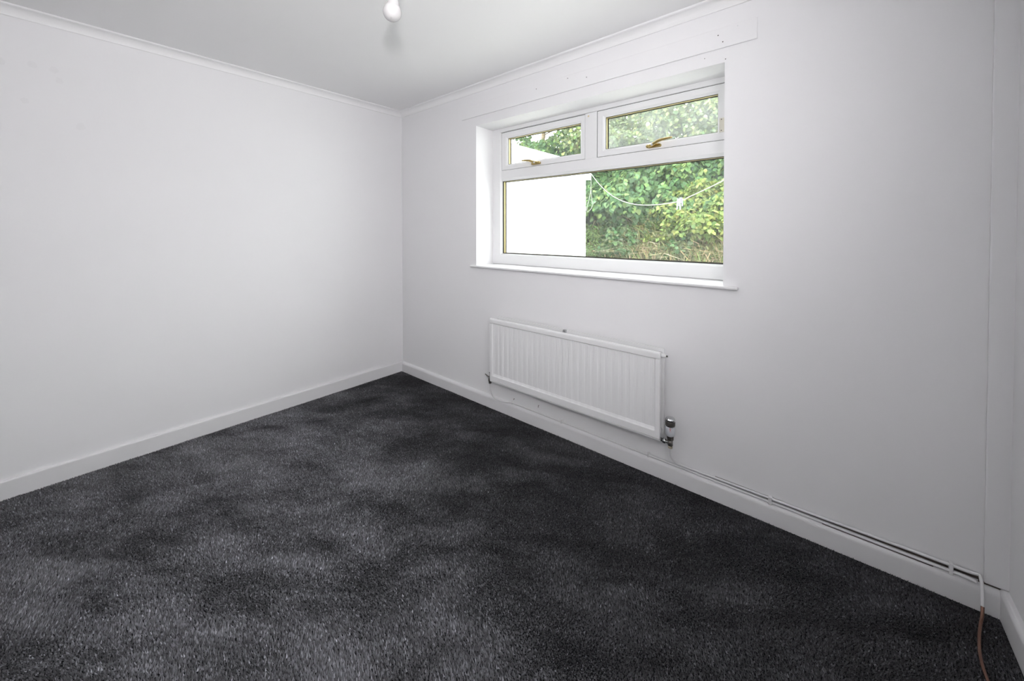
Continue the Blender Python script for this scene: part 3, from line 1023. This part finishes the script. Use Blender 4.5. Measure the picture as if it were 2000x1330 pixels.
def peg(px, label, Lz, mat, dz, dyaw):
    """two-legged spring peg gripping the line"""
    k = None
    for a, b in zip(LINE, LINE[1:]):
        if a[0] <= px <= b[0]:
            t = (px - a[0]) / (b[0] - a[0])
            k = Vector(a).lerp(Vector(b), t)
    pg = empty('clothes_peg', k, label, 'clothes peg')
    dl = Vector((1, -1, 0)).normalized()      # along the line
    dn = Vector((1, 1, 0)).normalized()       # across it
    for sg in (-1, 1):
        bm = bmesh.new()
        prof = [(-0.0045, 0.016), (0.0, 0.020), (0.0045, 0.016), (0.0055, -0.01), (0.0055, -Lz + 0.004), (0.003, -Lz), (-0.003, -Lz), (-0.0055, -Lz + 0.004), (-0.0055, -0.01)]
        r0, r1 = [], []
        for (u, w) in prof:
            w2 = w + dz
            gap = 0.0035 + 0.010 * max(0.0, -w - 0.02) / Lz
            c0 = k + dl * u * 1.0 + dn * sg * gap + Vector((0, 0, w2))
            c1 = k + dl * u * 1.0 + dn * sg * (gap + 0.006) + Vector((0, 0, w2))
            r0.append(bm.verts.new(c0))
            r1.append(bm.verts.new(c1))
        n = len(prof)
        bm.faces.new(r0)
        bm.faces.new(r1[::-1])
        for i in range(n):
            bm.faces.new((r0[i], r0[(i + 1) % n], r1[(i + 1) % n], r1[i]))
        bobj('jaw', bm, mat, pg)
    bm = bmesh.new()
    add_tube(bm, [k + dn * t + Vector((0, 0, -0.018 + dz)) for t in (-0.012, 0.012)], 0.0042, 10)
    bobj('spring', bm, M_CHROME, pg)
    return pg


peg(2.098, 'long white plastic clothes peg on the washing line', 0.070, M_PEG, 0.004, 0)
peg(2.122, 'shorter lilac-tinted clothes peg beside the long white one', 0.048, M_PEGL, 0.003, 0)

# ------------------------------------------------------------------ plants on the bank
LEAF = np.array([(0, 0, 0), (-0.30, 0.14, 0.05), (-0.42, 0.38, 0.07), (-0.24, 0.72, 0.03), (0, 1.0, -0.06), (0.24, 0.72, 0.03), (0.42, 0.38, 0.07), (0.30, 0.14, 0.05), (0, 0.42, -0.02)], np.float64)
LTRI = np.array([(0, 8, 1), (1, 8, 2), (2, 8, 3), (3, 8, 4), (4, 8, 5), (5, 8, 6), (6, 8, 7), (7, 8, 0)])
NARROW = LEAF * np.array([0.55, 1, 1])


def leaf_frames(nrm, down, rng, spread):
    """right, along, normal axes: leaf blade faces nrm, its tip hangs towards down"""
    n = len(nrm)
    N = nrm + rng.normal(0, spread, (n, 3))
    N /= np.linalg.norm(N, axis=1)[:, None]
    D = down + rng.normal(0, spread, (n, 3))
    D -= N * (D * N).sum(1)[:, None]
    D /= np.linalg.norm(D, axis=1)[:, None]
    Rr = np.cross(D, N)
    return Rr, D, N


def leaves(name, pos, nrm, size, col, parent, shape=LEAF, spread=0.35, down=(0, -0.35, -1), rng=RNG, kind='stuff'):
    n = len(pos)
    Rr, D, N = leaf_frames(nrm, np.tile(np.array(down, float), (n, 1)), rng, spread)
    V = pos[:, None, :] + size[:, None, None] * (shape[None, :, 0:1] * Rr[:, None, :] + shape[None, :, 1:2] * D[:, None, :] + shape[None, :, 2:3] * N[:, None, :])
    k = len(shape)
    F = (np.arange(n)[:, None, None] * k + LTRI[None]).reshape(-1)
    cols = np.repeat(col[:, None, :], k, 1).reshape(-1, 3)
    o = npobj(name, V.reshape(-1, 3), F, 3, M_LEAF, parent, cols)
    if kind:
        o['kind'] = kind
    return o


LEAF_TONE = 0.66


def pick(rng, n, pal, var=0.18):
    pal = np.array(pal) * LEAF_TONE
    c = pal[rng.integers(0, len(pal), n)]
    c = c * 0.84 + 0.16 * c.mean(1, keepdims=True)
    return np.clip(c * np.exp(rng.normal(0, var * 1.5, (n, 1))) * (1 + rng.normal(0, 0.06, (n, 3))), 0.002, 0.9)


def surface_points(rng, n, xr, yr, off, clump, seed):
    """points on a clumpy skin standing off the bank"""
    x = rng.uniform(*xr, n)
    y = rng.uniform(*yr, n)
    z = bank_z(x, y)
    cl = fbm(x, y * 1.4, clump, seed, 3)
    hgt = off[0] + (off[1] - off[0]) * np.clip((cl - 0.3) * 2.2, 0, 1)
    d = hgt * (1 - 0.55 * rng.random(n) ** 2.2)
    nr = np.array([0, -0.82, 0.57])
    # outward normals follow the clumps
    e = 0.05
    gx_ = (fbm(x + e, y * 1.4, clump, seed, 3) - fbm(x - e, y * 1.4, clump, seed, 3)) / (2 * e) * (off[1] - off[0]) * 2.2
    N = np.tile(nr, (n, 1))
    N[:, 0] -= gx_ * 0.8
    N /= np.linalg.norm(N, axis=1)[:, None]
    P = np.stack([x, y, z], 1) + np.array([0, -0.72, 0.69])[None] * d[:, None]
    return P, N, cl


GREEN = [(0.115, 0.235, 0.085), (0.135, 0.27, 0.10), (0.095, 0.20, 0.085), (0.16, 0.30, 0.11)]
LIME = [(0.33, 0.42, 0.085), (0.27, 0.38, 0.09), (0.40, 0.45, 0.10), (0.22, 0.34, 0.09)]
SAGE = [(0.22, 0.30, 0.16), (0.26, 0.34, 0.18), (0.19, 0.27, 0.12), (0.30, 0.34, 0.14)]
STRAW = [(0.42, 0.34, 0.19), (0.36, 0.27, 0.15), (0.30, 0.30, 0.12), (0.48, 0.40, 0.25)]


def stems(parent, pts, rng, name='stem', r=0.012):
    bm = bmesh.new()
    for (x, y, h) in pts:
        z0 = float(bank_z(np.array(x), np.array(y)))
        a = Vector((x, y, z0 - 0.05))
        b = a + Vector((rng.uniform(-0.15, 0.15), -0.2, h * 0.5))
        c = b + Vector((rng.uniform(-0.2, 0.2), -0.15, h * 0.5))
        add_tube(bm, smooth_path([a, b, c], 4), [r * (1 - 0.08 * i) for i in range(9)], 6)
    return bobj(name, bm, M_STEM, parent)


def climbing_hedge():
    rng = np.random.default_rng(101)
    root = empty('climbing_hedge', (0.0, 5.2, float(bank_z(np.array(0.0), np.array(5.2)))),
                 'dark green broad-leaved climber smothering the bank behind the washing line', 'hedge')
    P, N, cl = surface_points(rng, 17000, (-3.6, 2.3), (4.72, 6.75), (0.08, 0.72), 1.9, 301)
    size = rng.uniform(0.075, 0.125, len(P))
    col = pick(rng, len(P), GREEN + [(0.20, 0.36, 0.10)], 0.22)
    fresh = (cl > 0.56) & (rng.random(len(P)) < 0.35)
    col[fresh] = pick(rng, int(fresh.sum()), [(0.26, 0.40, 0.12), (0.30, 0.44, 0.12)], 0.15)
    # the 300 leaves that show largest, as parts of their own
    seen = (P[:, 0] > -1.2) & (P[:, 0] < 1.6) & (P[:, 1] < 5.9)
    d = P[:, 1] - 0.02 * size * 1000 - np.where(seen, 3.0, 0.0)
    order = np.argsort(d + rng.random(len(P)) * 0.5)
    big = order[:300]
    rest = order[300:]
    leaves('foliage', P[rest], N[rest], size[rest], col[rest], root, rng=rng)
    rl = world_loc(root)
    pal = pick(rng, 10, GREEN + [(0.24, 0.40, 0.12)], 0.2)
    base = []
    for k in range(10):
        me = bpy.data.meshes.new('leaf')
        me.from_pydata([tuple(v) for v in LEAF], [], [tuple(int(i) for i in t) for t in LTRI])
        a = me.color_attributes.new('col', 'FLOAT_COLOR', 'POINT')
        a.data.foreach_set('color', np.concatenate([np.tile(pal[k], (9, 1)), np.ones((9, 1))], 1).ravel().astype(np.float32))
        me.materials.append(M_LEAF)
        base.append(me)
    Rr, D, Nn = leaf_frames(N[big], np.tile(np.array((0, -0.35, -1.0)), (300, 1)), rng, 0.35)
    for i, q in enumerate(big):
        o = bpy.data.objects.new('leaf', base[i % 10])
        C.objects.link(o)
        o.parent = root
        m = Matrix((Rr[i], D[i], Nn[i])).transposed().to_4x4() @ Matrix.Scale(float(size[q]) * 1.1, 4)
        o.matrix_local = Matrix.Translation(Vector(P[q]) - rl) @ m
    stems(root, [(x, 5.2 + 0.1 * math.sin(7 * x), 0.34) for x in np.linspace(-2.2, 1.8, 12)], random.Random(4), r=0.009)
    return root


def shrub(name, label, seed, n, xr, yr, off, clump, sz, pal, shape=LEAF, var=0.2, nst=8, down=(0, -0.3, -0.6), spread=0.5):
    rng = np.random.default_rng(seed)
    xc, yc = 0.5 * (xr[0] + xr[1]), 0.5 * (yr[0] + yr[1])
    root = empty(name, (xc, yc, float(bank_z(np.array(xc), np.array(yc)))), label, 'shrub')
    P, N, cl = surface_points(rng, n, xr, yr, off, clump, seed + 200)
    # rounded outline
    t = ((P[:, 0] - xc) / (0.5 * (xr[1] - xr[0]))) ** 2 + ((0.5 * (P[:, 1] + 0.3 + yc) - yc) / (0.5 * (yr[1] - yr[0]))) ** 2
    keep = t < 1.0 + rng.normal(0, 0.15, len(P))
    P, N = P[keep], N[keep]
    leaves('foliage', P, N, rng.uniform(*sz, len(P)), pick(rng, len(P), pal, var), root, shape, spread, down, rng)
    stems(root, [(xr[0] + (xr[1] - xr[0]) * (i + 0.5) / nst, yc, off[1] * 0.55) for i in range(nst)], random.Random(seed), r=0.008)
    return root


climbing_hedge()
shrub('yellow_green_shrub', 'bright yellow-green small-leaved shrub beside the dark climber', 11, 5200, (0.55, 2.9), (4.45, 5.35), (0.25, 0.62), 2.2, (0.05, 0.085), LIME)
shrub('pale_green_shrub', 'low pale green feathery shrub at the end of the white outbuilding wall', 12, 2600, (-1.35, 0.05), (4.15, 4.75), (0.15, 0.42), 2.6, (0.045, 0.08), [(0.24, 0.38, 0.10), (0.30, 0.42, 0.14), (0.20, 0.32, 0.11)], NARROW, spread=0.7)
shrub('bramble_shrub', 'mixed green bramble growing low on the bank', 13, 5200, (-0.35, 1.35), (4.2, 5.1), (0.12, 0.45), 2.4, (0.05, 0.09), GREEN + SAGE, spread=0.6)
shrub('upper_green_shrub', 'tall soft green shrub on top of the bank', 14, 11000, (-2.1, 1.55), (5.9, 7.2), (0.75, 1.65), 1.1, (0.06, 0.10), SAGE + [(0.33, 0.42, 0.12), (0.28, 0.38, 0.12)], spread=0.7)


shrub('rounded_green_shrub', 'lower rounded green shrub beside the tall soft green one', 15, 5000, (1.0, 3.2), (5.8, 6.9), (0.45, 0.95), 1.4, (0.06, 0.10), SAGE + LIME[:1], spread=0.7)


def dry_grass():
    rng = np.random.default_rng(77)
    n = 7500
    x = rng.uniform(-1.6, 2.8, n)
    x = np.where(rng.random(n) < 0.55, rng.uniform(0.2, 2.8, n), x)
    y = rng.uniform(4.02, 4.75, n)
    z = bank_z(x, y) - 0.02
    L_ = rng.uniform(0.16, 0.55, n) * np.where(x > 0.3, 1.15, 0.8)
    a = rng.uniform(0, 2 * math.pi, n)
    lx, ly = np.cos(a) * rng.uniform(0.2, 1.3, n), np.sin(a) * 0.4 - 0.30
    w = rng.uniform(0.004, 0.009, n)
    V = np.empty((n, 5, 3))
    P = np.stack([x, y, z], 1)
    mid = P + np.stack([lx * L_ * 0.35, ly * L_ * 0.35, L_ * 0.55], 1)
    tip = P + np.stack([lx * L_, ly * L_, L_ * (0.75 - 0.35 * np.abs(lx))], 1)
    sd = np.stack([np.ones(n), np.zeros(n), rng.normal(0, 0.3, n)], 1) * w[:, None]
    V[:, 0], V[:, 1], V[:, 2], V[:, 3], V[:, 4] = P - sd, P + sd, mid + sd, mid - sd, tip
    b = np.arange(n)[:, None] * 5
    F = np.concatenate([b + np.array([[0, 1, 2]]), b + np.array([[0, 2, 3]]), b + np.array([[3, 2, 4]])], 1).ravel()
    col = pick(rng, n, [tuple(1.5 * v for v in c) for c in STRAW] + [(0.26, 0.36, 0.11), (0.20, 0.30, 0.09)], 0.3)
    cols = np.repeat(col[:, None, :], 5, 1).reshape(-1, 3)
    o = npobj('dry_grass', V.reshape(-1, 3), F, 3, M_GRASS, None, cols)
    tag(o, 'straw coloured dry grass tangled along the foot of the bank', 'grass', kind='stuff')


dry_grass()


def thin_tree(name, label, base, top, seed, nb, nleaf, pal, sz):
    """light tree: trunk, forking branches and loose leaves with sky between"""
    rng = random.Random(seed)
    nr = np.random.default_rng(seed)
    root = empty(name, base, label, 'tree')
    b0 = Vector(base)
    t0 = Vector(top)
    bm = bmesh.new()
    trunk = smooth_path([b0 - Vector((0, 0, 0.3)), b0.lerp(t0, 0.35) + Vector((0.15, 0, 0)), b0.lerp(t0, 0.7) - Vector((0.1, 0, 0)), t0], 6)
    add_tube(bm, trunk, [0.07 - 0.055 * i / (len(trunk) - 1) for i in range(len(trunk))], 8)
    bobj('trunk', bm, M_STEM, root, True)
    tips = []
    bm = bmesh.new()
    for i in range(nb):
        t = 0.30 + 0.68 * i / nb
        s0 = trunk[int(t * (len(trunk) - 1))]
        a = rng.uniform(0, 2 * math.pi)
        L_ = rng.uniform(0.7, 1.5) * (1.15 - 0.5 * t)
        e = s0 + Vector((math.cos(a) * L_, math.sin(a) * L_ * 0.8, rng.uniform(0.1, 0.6)))
        m_ = s0.lerp(e, 0.5) + Vector((rng.uniform(-0.15, 0.15), 0, rng.uniform(0, 0.2)))
        pth = smooth_path([s0, m_, e], 5)
        add_tube(bm, pth, [0.018 - 0.013 * k / 10 for k in range(11)], 5)
        for k in range(3, 11):
            tips.append(pth[k])
            q = pth[k] + Vector((rng.uniform(-0.35, 0.35), rng.uniform(-0.3, 0.3), rng.uniform(-0.2, 0.3)))
            add_tube(bm, [pth[k], pth[k].lerp(q, 0.5) + Vector((0, 0, 0.03)), q], [0.006, 0.005, 0.003], 4)
            tips += [q, pth[k].lerp(q, 0.6)]
    bobj('branches', bm, M_STEM, root, True)
    T = np.array([tuple(v) for v in tips])
    P = T[nr.integers(0, len(T), nleaf)] + nr.normal(0, 0.075, (nleaf, 3))
    N = np.tile(np.array([0.1, -0.8, 0.5]), (nleaf, 1))
    leaves('foliage', P, N, nr.uniform(*sz, nleaf), pick(nr, nleaf, pal, 0.25), root, NARROW, 0.9, (0, -0.2, -1), nr)
    return root


TREEPAL = [(0.24, 0.30, 0.10), (0.30, 0.32, 0.11), (0.20, 0.26, 0.12), (0.36, 0.30, 0.14), (0.34, 0.24, 0.12)]
thin_tree('young_tree', 'loose leafy tree with pale sky between its branches behind the outbuilding roof', (-3.1, 6.3, float(bank_z(np.array(-3.1), np.array(6.3)))), (-2.9, 6.2, 5.4), 21, 26, 3000, TREEPAL, (0.06, 0.11))
thin_tree('slender_tree', 'denser green tree on the bank between the outbuilding roof and the tall shrub', (-1.7, 6.2, float(bank_z(np.array(-1.7), np.array(6.2)))), (-1.6, 6.1, 5.2), 22, 22, 2600, SAGE + TREEPAL[:2], (0.06, 0.10))
